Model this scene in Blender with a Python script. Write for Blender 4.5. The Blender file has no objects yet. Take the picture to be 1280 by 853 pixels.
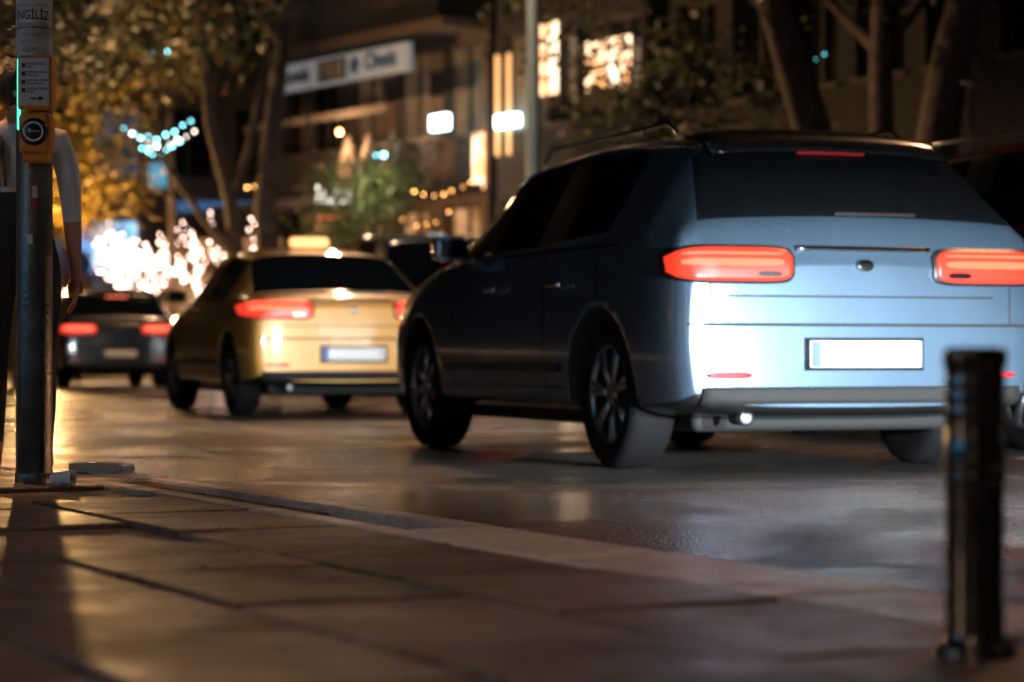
import bpy, bmesh, math, random
from mathutils import Vector, Matrix
from mathutils.bvhtree import BVHTree
R=random.Random(7)
scene=bpy.context.scene
COL=scene.collection
# ------------------------------------------------------------------ materials
def _nt(name):
    m=bpy.data.materials.new(name); m.use_nodes=True
    nt=m.node_tree; return m,nt,nt.nodes['Principled BSDF']
def mat(name,col,rough=.5,metal=0,var=.15,scale=8,bump=0,bscale=60,spec=.5,coat=0,rvar=0):
    m,nt,b=_nt(name)
    b.inputs['Roughness'].default_value=rough; b.inputs['Metallic'].default_value=metal
    b.inputs['Specular IOR Level'].default_value=spec
    b.inputs['Coat Weight'].default_value=coat; b.inputs['Coat Roughness'].default_value=.05
    tc=nt.nodes.new('ShaderNodeTexCoord')
    n=nt.nodes.new('ShaderNodeTexNoise'); n.inputs['Scale'].default_value=scale; n.inputs['Detail'].default_value=6
    nt.links.new(tc.outputs['Object'],n.inputs['Vector'])
    r=nt.nodes.new('ShaderNodeValToRGB')
    r.color_ramp.elements[0].position=.3; r.color_ramp.elements[1].position=.7
    r.color_ramp.elements[0].color=[c*(1-var) for c in col]+[1]
    r.color_ramp.elements[1].color=[min(1,c*(1+var)) for c in col]+[1]
    nt.links.new(n.outputs['Fac'],r.inputs[0]); nt.links.new(r.outputs[0],b.inputs['Base Color'])
    if rvar:
        mr=nt.nodes.new('ShaderNodeMapRange'); mr.inputs[1].default_value=.35; mr.inputs[2].default_value=.65
        mr.inputs[3].default_value=rough-rvar; mr.inputs[4].default_value=rough+rvar
        nt.links.new(n.outputs['Fac'],mr.inputs[0]); nt.links.new(mr.outputs[0],b.inputs['Roughness'])
    if bump:
        n2=nt.nodes.new('ShaderNodeTexNoise'); n2.inputs['Scale'].default_value=bscale; n2.inputs['Detail'].default_value=4
        nt.links.new(tc.outputs['Object'],n2.inputs['Vector'])
        bp=nt.nodes.new('ShaderNodeBump'); bp.inputs['Strength'].default_value=bump; bp.inputs['Distance'].default_value=.01
        nt.links.new(n2.outputs['Fac'],bp.inputs['Height']); nt.links.new(bp.outputs[0],b.inputs['Normal'])
    return m
def emit(name,col,s,base=(.3,.3,.3),sample=False):
    m,nt,b=_nt(name)
    b.inputs['Base Color'].default_value=(*base,1); b.inputs['Roughness'].default_value=.3
    b.inputs['Emission Color'].default_value=(*col,1); b.inputs['Emission Strength'].default_value=s
    if not sample: m.cycles.emission_sampling='NONE'
    return m
def winmat(name,c1,c2,s,scale=2.2):
    """lit room seen through a window: uneven brightness"""
    m,nt,b=_nt(name); b.inputs['Base Color'].default_value=(.2,.18,.15,1); b.inputs['Roughness'].default_value=.2
    tc=nt.nodes.new('ShaderNodeTexCoord'); n=nt.nodes.new('ShaderNodeTexNoise'); n.inputs['Scale'].default_value=scale; n.inputs['Detail'].default_value=5
    nt.links.new(tc.outputs['Object'],n.inputs['Vector']); r=nt.nodes.new('ShaderNodeValToRGB'); r.color_ramp.elements[0].position=.38; r.color_ramp.elements[1].position=.62
    r.color_ramp.elements[0].color=(*c1,1); r.color_ramp.elements[1].color=(*c2,1)
    nt.links.new(n.outputs['Fac'],r.inputs[0]); nt.links.new(r.outputs[0],b.inputs['Emission Color']); b.inputs['Emission Strength'].default_value=s
    m.cycles.emission_sampling='NONE'; return m
# ------------------------------------------------------------------ helpers
def empty(name,loc=(0,0,0),rz=0,scale=1):
    e=bpy.data.objects.new(name,None); e.location=loc; e.rotation_euler=(0,0,rz); e.scale=(scale,)*3
    e.empty_display_size=.1; COL.objects.link(e); return e
def obj(name,me,parent=None,mats=(),smooth=False,loc=None):
    o=bpy.data.objects.new(name,me); COL.objects.link(o)
    for m in mats: me.materials.append(m)
    if smooth:
        for p in me.polygons: p.use_smooth=True
    if parent: o.parent=parent
    if loc: o.location=loc
    return o
def bmobj(name,bm,parent=None,mats=(),smooth=False,loc=None):
    me=bpy.data.meshes.new(name); bm.normal_update(); bm.to_mesh(me); bm.free()
    return obj(name,me,parent,mats,smooth,loc)
def addbox(bm,x0,x1,y0,y1,z0,z1,mi=0):
    v=[bm.verts.new(p) for p in [(x0,y0,z0),(x1,y0,z0),(x1,y1,z0),(x0,y1,z0),(x0,y0,z1),(x1,y0,z1),(x1,y1,z1),(x0,y1,z1)]]
    for f in [(0,3,2,1),(4,5,6,7),(0,1,5,4),(1,2,6,5),(2,3,7,6),(3,0,4,7)]:
        fc=bm.faces.new([v[i] for i in f]); fc.material_index=mi
def box(name,x0,x1,y0,y1,z0,z1,m,parent=None,bev=0,seg=3):
    bm=bmesh.new(); addbox(bm,x0,x1,y0,y1,z0,z1)
    o=bmobj(name,bm,parent,[m])
    if bev:
        b=o.modifiers.new('b','BEVEL'); b.width=bev; b.segments=seg
        for p in o.data.polygons: p.use_smooth=True
        o.modifiers.new('wn','WEIGHTED_NORMAL')
    return o
def tube(bm,pts,rad,n=8,mi=0,cap=True):
    pts=[Vector(p) for p in pts]; rings=[]
    for i,p in enumerate(pts):
        d=(pts[min(i+1,len(pts)-1)]-pts[max(i-1,0)]).normalized()
        a=Vector((0,0,1)) if abs(d.z)<.9 else Vector((1,0,0))
        u=d.cross(a).normalized(); w=d.cross(u).normalized()
        r=rad[i] if isinstance(rad,(list,tuple)) else rad
        rings.append([bm.verts.new(p+u*math.cos(t)*r+w*math.sin(t)*r) for t in [2*math.pi*k/n for k in range(n)]])
    for i in range(len(rings)-1):
        for k in range(n):
            f=bm.faces.new([rings[i][k],rings[i][(k+1)%n],rings[i+1][(k+1)%n],rings[i+1][k]]); f.material_index=mi; f.smooth=True
    if cap:
        for rg in (rings[0],rings[-1]):
            try:
                f=bm.faces.new(rg); f.material_index=mi
            except Exception: pass
def lathe(bm,prof,n=32,mi=0,axis='Z',c=(0,0,0)):
    rings=[]
    for r,z in prof:
        ring=[]
        for k in range(n):
            t=2*math.pi*k/n
            if axis=='Z': p=(c[0]+r*math.cos(t),c[1]+r*math.sin(t),c[2]+z)
            else: p=(c[0]+r*math.cos(t),c[1]+z,c[2]+r*math.sin(t))
            ring.append(bm.verts.new(p))
        rings.append(ring)
    for i in range(len(rings)-1):
        for k in range(n):
            f=bm.faces.new([rings[i][k],rings[i][(k+1)%n],rings[i+1][(k+1)%n],rings[i+1][k]]); f.material_index=mi; f.smooth=True
    for rg in (rings[0],rings[-1]):
        f=bm.faces.new(rg); f.material_index=mi
def evalmesh(o):
    dg=bpy.context.evaluated_depsgraph_get()
    return bpy.data.meshes.new_from_object(o.evaluated_get(dg),depsgraph=dg)
def text(name,s,size,m,parent,loc,rot=(math.pi/2,0,0),ext=.001,align='CENTER',sx=1,bold=0):
    c=bpy.data.curves.new(name,'FONT'); c.body=s; c.size=size; c.extrude=ext; c.align_x=align; c.align_y='CENTER'; c.offset=bold
    o=bpy.data.objects.new(name,c); COL.objects.link(o); c.materials.append(m)
    o.parent=parent; o.location=loc; o.rotation_euler=rot; o.scale=(sx,1,1); return o
def bulbs(name,pts,m,r,parent=None):
    bm=bmesh.new()
    for p in pts: bmesh.ops.create_icosphere(bm,subdivisions=1,radius=r*R.uniform(.6,1.3),matrix=Matrix.Translation(p))
    return bmobj(name,bm,parent,[m])
def lamp(name,kind,loc,energy,col,parent=None,size=.1,spot=None,target=None,blend=.3):
    l=bpy.data.lights.new(name,kind); l.energy=energy; l.color=col
    if kind in('POINT','SPOT'): l.shadow_soft_size=size
    if kind=='SPOT': l.spot_size=spot; l.spot_blend=blend
    o=bpy.data.objects.new(name,l); COL.objects.link(o); o.location=loc
    if parent: o.parent=parent
    if target is not None:
        o.rotation_euler=(Vector(target)-Vector(loc)).to_track_quat('-Z','Y').to_euler()
    return o

# ------------------------------------------------------------------ world
w=bpy.data.worlds.new('World'); scene.world=w; w.use_nodes=True
nt=w.node_tree; bg=nt.nodes['Background']
sky=nt.nodes.new('ShaderNodeTexSky'); sky.sky_type='NISHITA'; sky.sun_disc=False
sky.sun_elevation=math.radians(-4); sky.sun_rotation=math.radians(200)
nt.links.new(sky.outputs[0],bg.inputs[0]); bg.inputs[1].default_value=.05
sl=bpy.data.lights.new('moon_light','SUN'); sl.energy=.012; sl.angle=math.radians(.5); sl.color=(.5,.8,1)
so=bpy.data.objects.new('moon_light',sl); COL.objects.link(so); so.rotation_euler=(math.radians(50),0,math.radians(-40))

# ------------------------------------------------------------------ common mats
M_black=mat('black_plastic',(.012,.012,.013),.35,spec=.5,var=.3)
M_rub=mat('rubber',(.005,.005,.006),.8,spec=.15)
M_chrome=mat('chrome',(.8,.8,.8),.12,1,var=.05)
M_alloy=mat('alloy',(.35,.36,.38),.3,.9,var=.1)
M_pipe=mat('exhaust_steel',(.08,.08,.08),.4,.9,var=.1)
M_glass=mat('tinted_glass',(.006,.008,.010),.04,0,var=.1,spec=.8)
M_plate=mat('plate',(.75,.76,.75),.35,var=.04)
M_blue=mat('plate_blue',(.02,.06,.35),.4)
M_dark=mat('dark_gap',(.004,.004,.004),.8)
M_tail=emit('tail_lamp',(1,.055,.025),1.0,(.4,.02,.01))
M_tail2=emit('tail_lamp_core',(1,.16,.08),2.4,(.4,.02,.01))
M_refl=mat('reflector',(.45,.02,.02),.25,coat=1)
M_head=emit('head_lamp',(.9,.95,1),25,(.8,.8,.8))

# ------------------------------------------------------------------ ground, road
def asphalt(name):
    m,nt,b=_nt(name); tc=nt.nodes.new('ShaderNodeTexCoord')
    def noise(s,d=4,dist=0):
        n=nt.nodes.new('ShaderNodeTexNoise'); n.inputs['Scale'].default_value=s; n.inputs['Detail'].default_value=d
        n.inputs['Distortion'].default_value=dist
        nt.links.new(tc.outputs['Object'],n.inputs['Vector']); return n
    big=noise(.7,7,.6); fine=noise(160,3)
    vo=nt.nodes.new('ShaderNodeTexVoronoi'); vo.inputs['Scale'].default_value=70; nt.links.new(tc.outputs['Object'],vo.inputs['Vector'])
    r=nt.nodes.new('ShaderNodeValToRGB'); r.color_ramp.elements[0].position=.3; r.color_ramp.elements[1].position=.78
    r.color_ramp.elements[0].color=(.013,.0125,.0125,1); r.color_ramp.elements[1].color=(.068,.062,.057,1)
    mx=nt.nodes.new('ShaderNodeMath'); mx.operation='MULTIPLY_ADD'; mx.inputs[1].default_value=.5; 
    nt.links.new(vo.outputs['Color'],mx.inputs[0]); 
    m2=nt.nodes.new('ShaderNodeMath'); m2.operation='MULTIPLY'; m2.inputs[1].default_value=.5; nt.links.new(big.outputs['Fac'],m2.inputs[0])
    nt.links.new(m2.outputs[0],mx.inputs[2]); nt.links.new(mx.outputs[0],r.inputs[0]); nt.links.new(r.outputs[0],b.inputs['Base Color'])
    mr=nt.nodes.new('ShaderNodeMapRange'); mr.inputs[1].default_value=.42; mr.inputs[2].default_value=.60; mr.inputs[3].default_value=.13; mr.inputs[4].default_value=.40
    nt.links.new(big.outputs['Fac'],mr.inputs[0]); nt.links.new(mr.outputs[0],b.inputs['Roughness'])
    ad=nt.nodes.new('ShaderNodeMath'); nt.links.new(vo.outputs['Distance'],ad.inputs[0]); nt.links.new(fine.outputs['Fac'],ad.inputs[1])
    bp=nt.nodes.new('ShaderNodeBump'); bp.inputs['Strength'].default_value=.9; bp.inputs['Distance'].default_value=.009
    nt.links.new(ad.outputs[0],bp.inputs['Height']); nt.links.new(bp.outputs[0],b.inputs['Normal'])
    return m
M_asph=asphalt('asphalt')
def sheet(name,pts,z,m,thick=None):
    bm=bmesh.new(); v=[bm.verts.new((x,y,z)) for x,y in pts]; f=bm.faces.new(v)
    if f.normal.z<0: f.normal_flip()
    if thick:
        r=bmesh.ops.extrude_face_region(bm,geom=[f]); 
        for g in r['geom']:
            if isinstance(g,bmesh.types.BMVert): g.co.z=z-thick
    bmesh.ops.recalc_face_normals(bm,faces=bm.faces)
    return bmobj(name,bm,None,[m])
sheet('ground',[(-400,-400),(400,-400),(400,600),(-400,600)],-.03,mat('earth',(.03,.03,.028),.8))
sheet('road',[(-80,-40),(60,-40),(60,80),(-80,80)],0,M_asph)
K0=Vector((.69,3.87,0)); kd=Vector((-.44,.898,0)).normalized()
kn=Vector((-.898,-.44,0)).normalized()
def KP(a,b,z): return K0+kd*a+kn*b+Vector((0,0,z))
def slabmat(name,c,rough=.5,rv=.12):
    m,nt,b=_nt(name); at=nt.nodes.new('ShaderNodeAttribute'); at.attribute_name='rnd'
    tc=nt.nodes.new('ShaderNodeTexCoord')
    n=nt.nodes.new('ShaderNodeTexNoise'); n.inputs['Scale'].default_value=3.5; n.inputs['Detail'].default_value=10; n.inputs['Roughness'].default_value=.72
    n3=nt.nodes.new('ShaderNodeTexNoise'); n3.inputs['Scale'].default_value=90; n3.inputs['Detail'].default_value=5
    for q in (n,n3): nt.links.new(tc.outputs['Object'],q.inputs['Vector'])
    r=nt.nodes.new('ShaderNodeValToRGB'); r.color_ramp.elements[0].position=.3; r.color_ramp.elements[1].position=.72
    r.color_ramp.elements[0].color=(c[0]*.3,c[1]*.3,c[2]*.3,1); r.color_ramp.elements[1].color=(c[0]*1.35,c[1]*1.35,c[2]*1.35,1)
    ma=nt.nodes.new('ShaderNodeMath'); ma.operation='MULTIPLY_ADD'; ma.inputs[1].default_value=.36
    nt.links.new(at.outputs['Fac'],ma.inputs[0])
    mb=nt.nodes.new('ShaderNodeMath'); mb.operation='MULTIPLY_ADD'; mb.inputs[1].default_value=.35; nt.links.new(n3.outputs['Fac'],mb.inputs[0])
    mc=nt.nodes.new('ShaderNodeMath'); mc.operation='SUBTRACT'; mc.inputs[1].default_value=.33; nt.links.new(n.outputs['Fac'],mc.inputs[0]); nt.links.new(mc.outputs[0],mb.inputs[2])
    nt.links.new(mb.outputs[0],ma.inputs[2]); nt.links.new(ma.outputs[0],r.inputs[0]); nt.links.new(r.outputs[0],b.inputs['Base Color'])
    mr=nt.nodes.new('ShaderNodeMapRange'); mr.inputs[1].default_value=.35; mr.inputs[2].default_value=.65; mr.inputs[3].default_value=rough+rv; mr.inputs[4].default_value=rough-rv
    nt.links.new(n.outputs['Fac'],mr.inputs[0]); nt.links.new(mr.outputs[0],b.inputs['Roughness'])
    ad=nt.nodes.new('ShaderNodeMath'); ad.operation='MULTIPLY_ADD'; ad.inputs[1].default_value=3; nt.links.new(n.outputs['Fac'],ad.inputs[0]); nt.links.new(n3.outputs['Fac'],ad.inputs[2])
    bp=nt.nodes.new('ShaderNodeBump'); bp.inputs['Strength'].default_value=.8; bp.inputs['Distance'].default_value=.008
    nt.links.new(ad.outputs[0],bp.inputs['Height']); nt.links.new(bp.outputs[0],b.inputs['Normal'])
    return m
M_slab=slabmat('paving',(.17,.125,.105),.40,.14)
M_kerb=slabmat('kerb_stone',(.60,.53,.47),.34,.12)
M_joint=mat('joint',(.006,.005,.005),.9)
pave=empty('pavement')
bm=bmesh.new()
for (a0,a1,b0,b1,zt) in [(-14,60,.0,12,.098)]:
    v=[bm.verts.new(KP(a,b,z)) for z in (-.02,zt) for a,b in ((a0,b0+.012),(a1,b0+.012),(a1,b1),(a0,b1))]
    for f in [(0,1,2,3),(4,5,6,7),(0,1,5,4),(1,2,6,5),(2,3,7,6),(3,0,4,7)]: bm.faces.new([v[i] for i in f])
bmesh.ops.recalc_face_normals(bm,faces=bm.faces)
bmobj('bedding',bm,pave,[M_joint])
def slab(bm,lay,a0,a1,b0,b1,zt,zb=.09,ch=.005,tilt=0):
    rv=R.random(); t=[R.uniform(-tilt,tilt) for _ in range(4)]
    lo=[bm.verts.new(KP(a,b,zb)) for a,b in ((a0,b0),(a1,b0),(a1,b1),(a0,b1))]
    md=[bm.verts.new(KP(a,b,zt-ch+t[i])) for i,(a,b) in enumerate(((a0,b0),(a1,b0),(a1,b1),(a0,b1)))]
    hi=[bm.verts.new(KP(a,b,zt+t[i])) for i,(a,b) in enumerate(((a0+ch,b0+ch),(a1-ch,b0+ch),(a1-ch,b1-ch),(a0+ch,b1-ch)))]
    fs=[bm.faces.new(hi)]
    for i in range(4):
        j=(i+1)%4; fs.append(bm.faces.new([lo[i],lo[j],md[j],md[i]])); fs.append(bm.faces.new([md[i],md[j],hi[j],hi[i]]))
    for f in fs:
        for l in f.loops: l[lay]=(rv,rv,rv,1)
bm=bmesh.new(); lay=bm.loops.layers.float_color.new('rnd')
b=.30; row=0
while b<9:
    bw=.40; off=(row%2)*.3+R.uniform(-.02,.02); a=-9+off
    while a<(22 if b<5 else 12):
        zt=.12+R.choice([0,0,0,.0015,-.0015,.003,-.004])
        if R.random()<.08: zt-=.010
        g=R.uniform(.006,.012)
        slab(bm,lay,a+g,a+.6-g,b+g,b+bw-g,zt,tilt=.0024); a+=.6
    b+=bw; row+=1
bmesh.ops.recalc_face_normals(bm,faces=bm.faces)
bmobj('paving_slabs',bm,pave,[M_slab])
bm=bmesh.new(); lay=bm.loops.layers.float_color.new('rnd')
a=-13.55
while a<58:
    if a+.8>2.35 and a<3.95:
        e=min(a+.8,3.95)
        slab(bm,lay,a+.003,e-.003,0,.085,.122,zb=-.01,ch=.008)
        slab(bm,lay,a+.003,e-.003,.215,.292,.121,zb=.0,ch=.006)
        a=e; continue
    e=a+.8
    if a<2.35<e+.01: e=2.35
    slab(bm,lay,a+.003,e-.003,R.uniform(-.004,.004),.292,.124+R.uniform(-.003,.003),zb=-.01,ch=.012,tilt=.002); a=e
bmesh.ops.recalc_face_normals(bm,faces=bm.faces)
bmobj('kerb_stones',bm,pave,[M_kerb])
bm=bmesh.new(); lay=bm.loops.layers.float_color.new('rnd')
for i in range(5):
    slab(bm,lay,2.40+i*.31,2.40+i*.31+.27,.095,.205,.107,zb=.085,ch=.003)
bmesh.ops.recalc_face_normals(bm,faces=bm.faces)
bmobj('drain_cover',bm,pave,[mat('rust_iron',(.09,.045,.025),.6,.4,var=.5,scale=20,bump=.4)])
bm=bmesh.new(); bmesh.ops.create_cube(bm,size=1)
bmesh.ops.subdivide_edges(bm,edges=bm.edges,cuts=5,use_grid_fill=True)
for v in bm.verts:
    v.co=Vector((v.co.x*.20*(1-.25*(v.co.y>0)),v.co.y*.12,v.co.z*.03))+Vector([R.uniform(-.006,.006) for _ in range(3)])
o=bmobj('broken_kerb_stone',bm,None,[mat('broken_stone',(.42,.41,.39),.6,bump=.5)],loc=(-1.31,7.72,.136)); o.rotation_euler=(0,0,.15)
bm=bmesh.new()
lathe(bm,[(.004,0),(.016,0),(.021,.065),(.023,.067),(.020,.066),(.014,.004)],20)
o=bmobj('paper_cup',bm,None,[mat('paper',(.7,.7,.7),.6)],True,loc=(-1.335,7.02,.140)); o.rotation_euler=(math.radians(88),0,math.radians(75))
bm=bmesh.new()
for i in range(300):
    a=R.uniform(-2,9); bb=-abs(R.gauss(0,.06))-.01
    p=KP(a,bb,.004); s=R.uniform(.002,.008)
    bmesh.ops.create_icosphere(bm,subdivisions=1,radius=s,matrix=Matrix.Translation(p)@Matrix.Scale(.5,4,(0,0,1)))
for i in range(70):
    a=R.uniform(-3,6); bb=R.uniform(.3,3); p=KP(a,bb,.123); s=R.uniform(.002,.005)
    bmesh.ops.create_icosphere(bm,subdivisions=1,radius=s,matrix=Matrix.Translation(p)@Matrix.Scale(.5,4,(0,0,1)))
bmobj('gutter_grit',bm,None,[mat('grit',(.09,.07,.05),.8)])
def worn(name):
    m,nt,b=_nt(name); tc=nt.nodes.new('ShaderNodeTexCoord'); n=nt.nodes.new('ShaderNodeTexNoise'); n.inputs['Scale'].default_value=14; n.inputs['Detail'].default_value=8
    nt.links.new(tc.outputs['Object'],n.inputs['Vector']); r=nt.nodes.new('ShaderNodeValToRGB'); r.color_ramp.elements[0].position=.46; r.color_ramp.elements[1].position=.6
    r.color_ramp.elements[0].color=(.04,.038,.036,1); r.color_ramp.elements[1].color=(.42,.41,.38,1)
    nt.links.new(n.outputs['Fac'],r.inputs[0]); nt.links.new(r.outputs[0],b.inputs['Base Color']); b.inputs['Roughness'].default_value=.55; return m
M_mark=worn('worn_paint')
hd=Vector((-.342,.94,0)); hr=Vector((.94,.342,0))
C1=Vector((1.47,10.11,0))
bm=bmesh.new()
def strip(p,l,wd,d=hd,r=hr):
    q=[p-r*wd/2,p+r*wd/2,p+r*wd/2+d*l,p-r*wd/2+d*l]
    bm.faces.new([bm.verts.new((v.x,v.y,.004)) for v in q])
for i in range(-4,9): strip(C1+hr*1.4+hd*(i*5.5-1.5),2.6,.12)
bmobj('lane_markings',bm,None,[M_mark])
far=[(22,-33),(5.8,11.7),(-.5,30),(-6.0,44.8),(-8.5,46.2),(-60,50),(-60,79),(59,79),(59,-33)]
sheet('far_pavement',far,.13,mat('far_paving',(.12,.11,.10),.5,bump=.2,rvar=.1),.14)

# ------------------------------------------------------------------ cars
def paint(name,c,metal=.7,rough=.28):
    return mat(name,c,rough,metal,var=.06,scale=3,coat=1,spec=.5)
HATCH=[(0,.80,.86,.79,.72,'b','b'),(.05,1.0,1.06,.85,.74,'b','g'),(.36,1.04,1.40,.87,.62,'b','b'),(.70,1.03,1.46,.885,.62,'g','b'),
 (1.42,1.0,1.48,.89,.63,'p','b'),(1.50,1.0,1.48,.89,.63,'g','b'),(2.38,.98,1.45,.885,.61,'g','g'),(3.10,.95,1.0,.87,.74,'b','b'),
 (3.75,.84,.90,.85,.68,'b','b'),(4.15,.70,.76,.78,.58,'b','b'),(4.28,.56,.60,.68,.5,'b','b')]
SEDAN=[(0,.82,.88,.78,.70,'b','b'),(.08,.95,.99,.83,.72,'b','b'),(.55,.97,1.02,.86,.70,'b','g'),(1.10,.96,1.36,.87,.60,'g','b'),
 (1.75,.95,1.43,.88,.61,'p','b'),(1.83,.95,1.43,.88,.61,'g','b'),(2.55,.93,1.38,.88,.60,'g','g'),(3.25,.90,.95,.86,.72,'b','b'),
 (3.9,.80,.86,.84,.66,'b','b'),(4.3,.68,.73,.77,.56,'b','b'),(4.42,.56,.60,.67,.5,'b','b')]
VAN=[(0,.8,.86,.82,.76,'b','b'),(.03,1.1,1.16,.86,.78,'b','g'),(.14,1.12,1.84,.87,.70,'b','b'),(.5,1.1,1.95,.88,.70,'g','b'),
 (1.6,1.08,1.98,.88,.70,'p','b'),(1.7,1.08,1.98,.88,.70,'g','b'),(3.1,1.06,1.92,.88,.68,'g','g'),(3.8,1.02,1.10,.87,.76,'b','b'),
 (4.3,.9,.96,.85,.7,'b','b'),(4.6,.74,.8,.8,.6,'b','b'),(4.72,.58,.62,.7,.5,'b','b')]
M_sidep=mat('pillar_black',(.01,.01,.01),.2)
def make_car(name,C,ang,pt,st=HATCH,H=1.0,W=1.0,lights=True,brake=False,heads=False,taxi=False,headspec=None):
    par=empty(name,(C[0],C[1],0),ang)
    L=st[-1][0]
    bm=bmesh.new(); cl=bm.edges.layers.float.new('crease_edge'); rings=[]
    for i,(x,belt,top,wd,wr,sf,tf) in enumerate(st):
        belt*=H; top*=H; wd*=W; wr*=W
        zs=.22 if 0<i<len(st)-1 else .28
        if i in(1,len(st)-2): zs=.24
        hb=[(0,zs),(wd*.82,zs),(wd*.965,zs+.06),(wd,min(.52,belt-.1)),(wd*.99,belt-.07*H),(wd*.95,belt),(wr,top-.055*H if top-belt>.2 else top-.012),(wr*.86,top),(0,top+.02)]
        if top-belt<.2: hb[6]=(wr,top-.014)
        ring=[bm.verts.new((x,y,z)) for y,z in hb]+[bm.verts.new((x,-y,z)) for y,z in hb[7:0:-1]]
        rings.append(ring)
    n=16
    for i in range(len(rings)-1):
        sf,tf=st[i][5],st[i][6]
        for k in range(n):
            f=bm.faces.new([rings[i][k],rings[i][(k+1)%n],rings[i+1][(k+1)%n],rings[i+1][k]])
            mi=0
            if k in(5,10): mi={'g':1,'p':2,'b':0}[sf]
            if k in(6,7,8,9) and tf=='g': mi=1
            if k in(0,1,14,15): mi=2
            f.material_index=mi
    for ring in(rings[0],rings[-1]):
        for k in range(8):
            vs=[ring[k],ring[k+1],ring[(n-k-1)%n],ring[(n-k)%n]]; u=[]
            for v in vs:
                if v not in u: u.append(v)
            if len(u)>2: bm.faces.new(u)
    bmesh.ops.recalc_face_normals(bm,faces=bm.faces)
    bm.edges.ensure_lookup_table()
    for i in range(len(rings)-1):
        for k,cr in((5,.75),(11,.75),(2,.5),(14,.5),(6,.45),(10,.45),(3,.25),(13,.25)):
            e=bm.edges.get((rings[i][k],rings[i+1][k]))
            if e: e[cl]=cr
    for i in range(len(rings)):
        for k in range(4,12):
            e=bm.edges.get((rings[i][k],rings[i][(k+1)%n]))
            if e and (st[i][6]=='g' or st[i-1][6]=='g'): e[cl]=.6
    for k in range(n):
        for i in (0,len(rings)-1):
            e=bm.edges.get((rings[i][k],rings[i][(k+1)%n]))
            if e: e[cl]=.45
    body=bmobj('body',bm,None,[pt,M_glass,M_sidep,M_dark],True)
    s=body.modifiers.new('s','SUBSURF'); s.levels=3; s.render_levels=3
    wx=[.80*L/4.3, L-.86*L/4.3]; wr_=.325*(1.08 if H>1.05 else 1)
    cuts=[]
    for x in wx:
        for sy in(1,-1):
            b2=bmesh.new(); lathe(b2,[(wr_+.045,.56*W),(wr_+.045,1.2)],40,axis='Y')
            for v in b2.verts: v.co.y*=sy
            bmesh.ops.recalc_face_normals(b2,faces=b2.faces)
            c=bmobj('c',b2,None,[M_dark]); c.location=(x,0,wr_+.01); cuts.append(c)
            bo=body.modifiers.new('b','BOOLEAN'); bo.object=c; bo.operation='DIFFERENCE'; bo.solver='EXACT'; bo.material_mode='TRANSFER'
    bpy.context.view_layer.update()
    me=evalmesh(body); body.modifiers.clear(); body.data=me; 
    for c in cuts: bpy.data.objects.remove(c)
    body.parent=par
    bvh=BVHTree.FromPolygons([v.co.copy() for v in me.vertices],[tuple(p.vertices) for p in me.polygons])
    def patch(nm,dirn,u0,u1,z0,z1,m,off=.006,nu=14,nv=5,thick=.0,rnd=0,lean=0):
        b3=bmesh.new(); g=[]
        for j in range(nv+1):
            rw=[]
            for i in range(nu+1):
                tu=i/nu; tv=j/nv
                hh=(z1-z0)
                if rnd: hh*=max(.02,(1-abs(2*tu-1)**rnd))**(1/rnd)
                u=u0+(u1-u0)*tu+lean*(tv-.5)
                z=(z0+z1)/2+(tv-.5)*hh
                if dirn=='rear': o,d=Vector((-1,u,z)),Vector((1,0,0))
                elif dirn=='front': o,d=Vector((L+1,u,z)),Vector((-1,0,0))
                elif dirn=='left': o,d=Vector((u,2,z)),Vector((0,-1,0))
                elif dirn=='top': o,d=Vector((u,z,3)),Vector((0,0,-1))
                else: o,d=Vector((u,-2,z)),Vector((0,1,0))
                h=bvh.ray_cast(o,d)
                rw.append(b3.verts.new(h[0]-d*off*.6+h[1]*off) if h[0] and abs((h[0]-o).length)<1.75 + (2 if dirn=='top' else 0) else None)
            g.append(rw)
        for j in range(nv):
            for i in range(nu):
                q=[g[j][i],g[j][i+1],g[j+1][i+1],g[j+1][i]]
                if all(q): b3.faces.new(q)
        bmesh.ops.recalc_face_normals(b3,faces=b3.faces)
        o=bmobj(nm,b3,par,[m],True)
        if thick:
            sd=o.modifiers.new('s','SOLIDIFY'); sd.thickness=thick; sd.offset=0
        return o
    sx=[s_[0] for s_ in st]; pb=sx[4]+.03
    for side in('left','right'):
        for xx in (pb,sx[6]+.42,sx[3]+.12):
            patch('door_seam',side,xx-.004,xx+.004,.36,st[4][1]*H-.02,M_dark,.0015,1,14)
        patch('sill_seam',side,sx[3]+.25,sx[6]+.42,.345,.352,M_dark,.0015,30,1)
        patch('belt_trim',side,sx[3]-.1,sx[6]+.5,st[4][1]*H-.035,st[4][1]*H-.022,M_chrome,.003,30,1)
        patch('door_crease',side,.5,L-.9,.735*H,.742*H,pt,.006,40,1)
        for xx in (pb+.75,pb-.12):
            patch('door_handle',side,xx-.16,xx,.80*H,.825*H,M_chrome,.022,6,2,thick=.012)
        patch('side_trim',side,1.25,L-1.35,.42,.46,M_black,.008,24,2)
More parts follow.
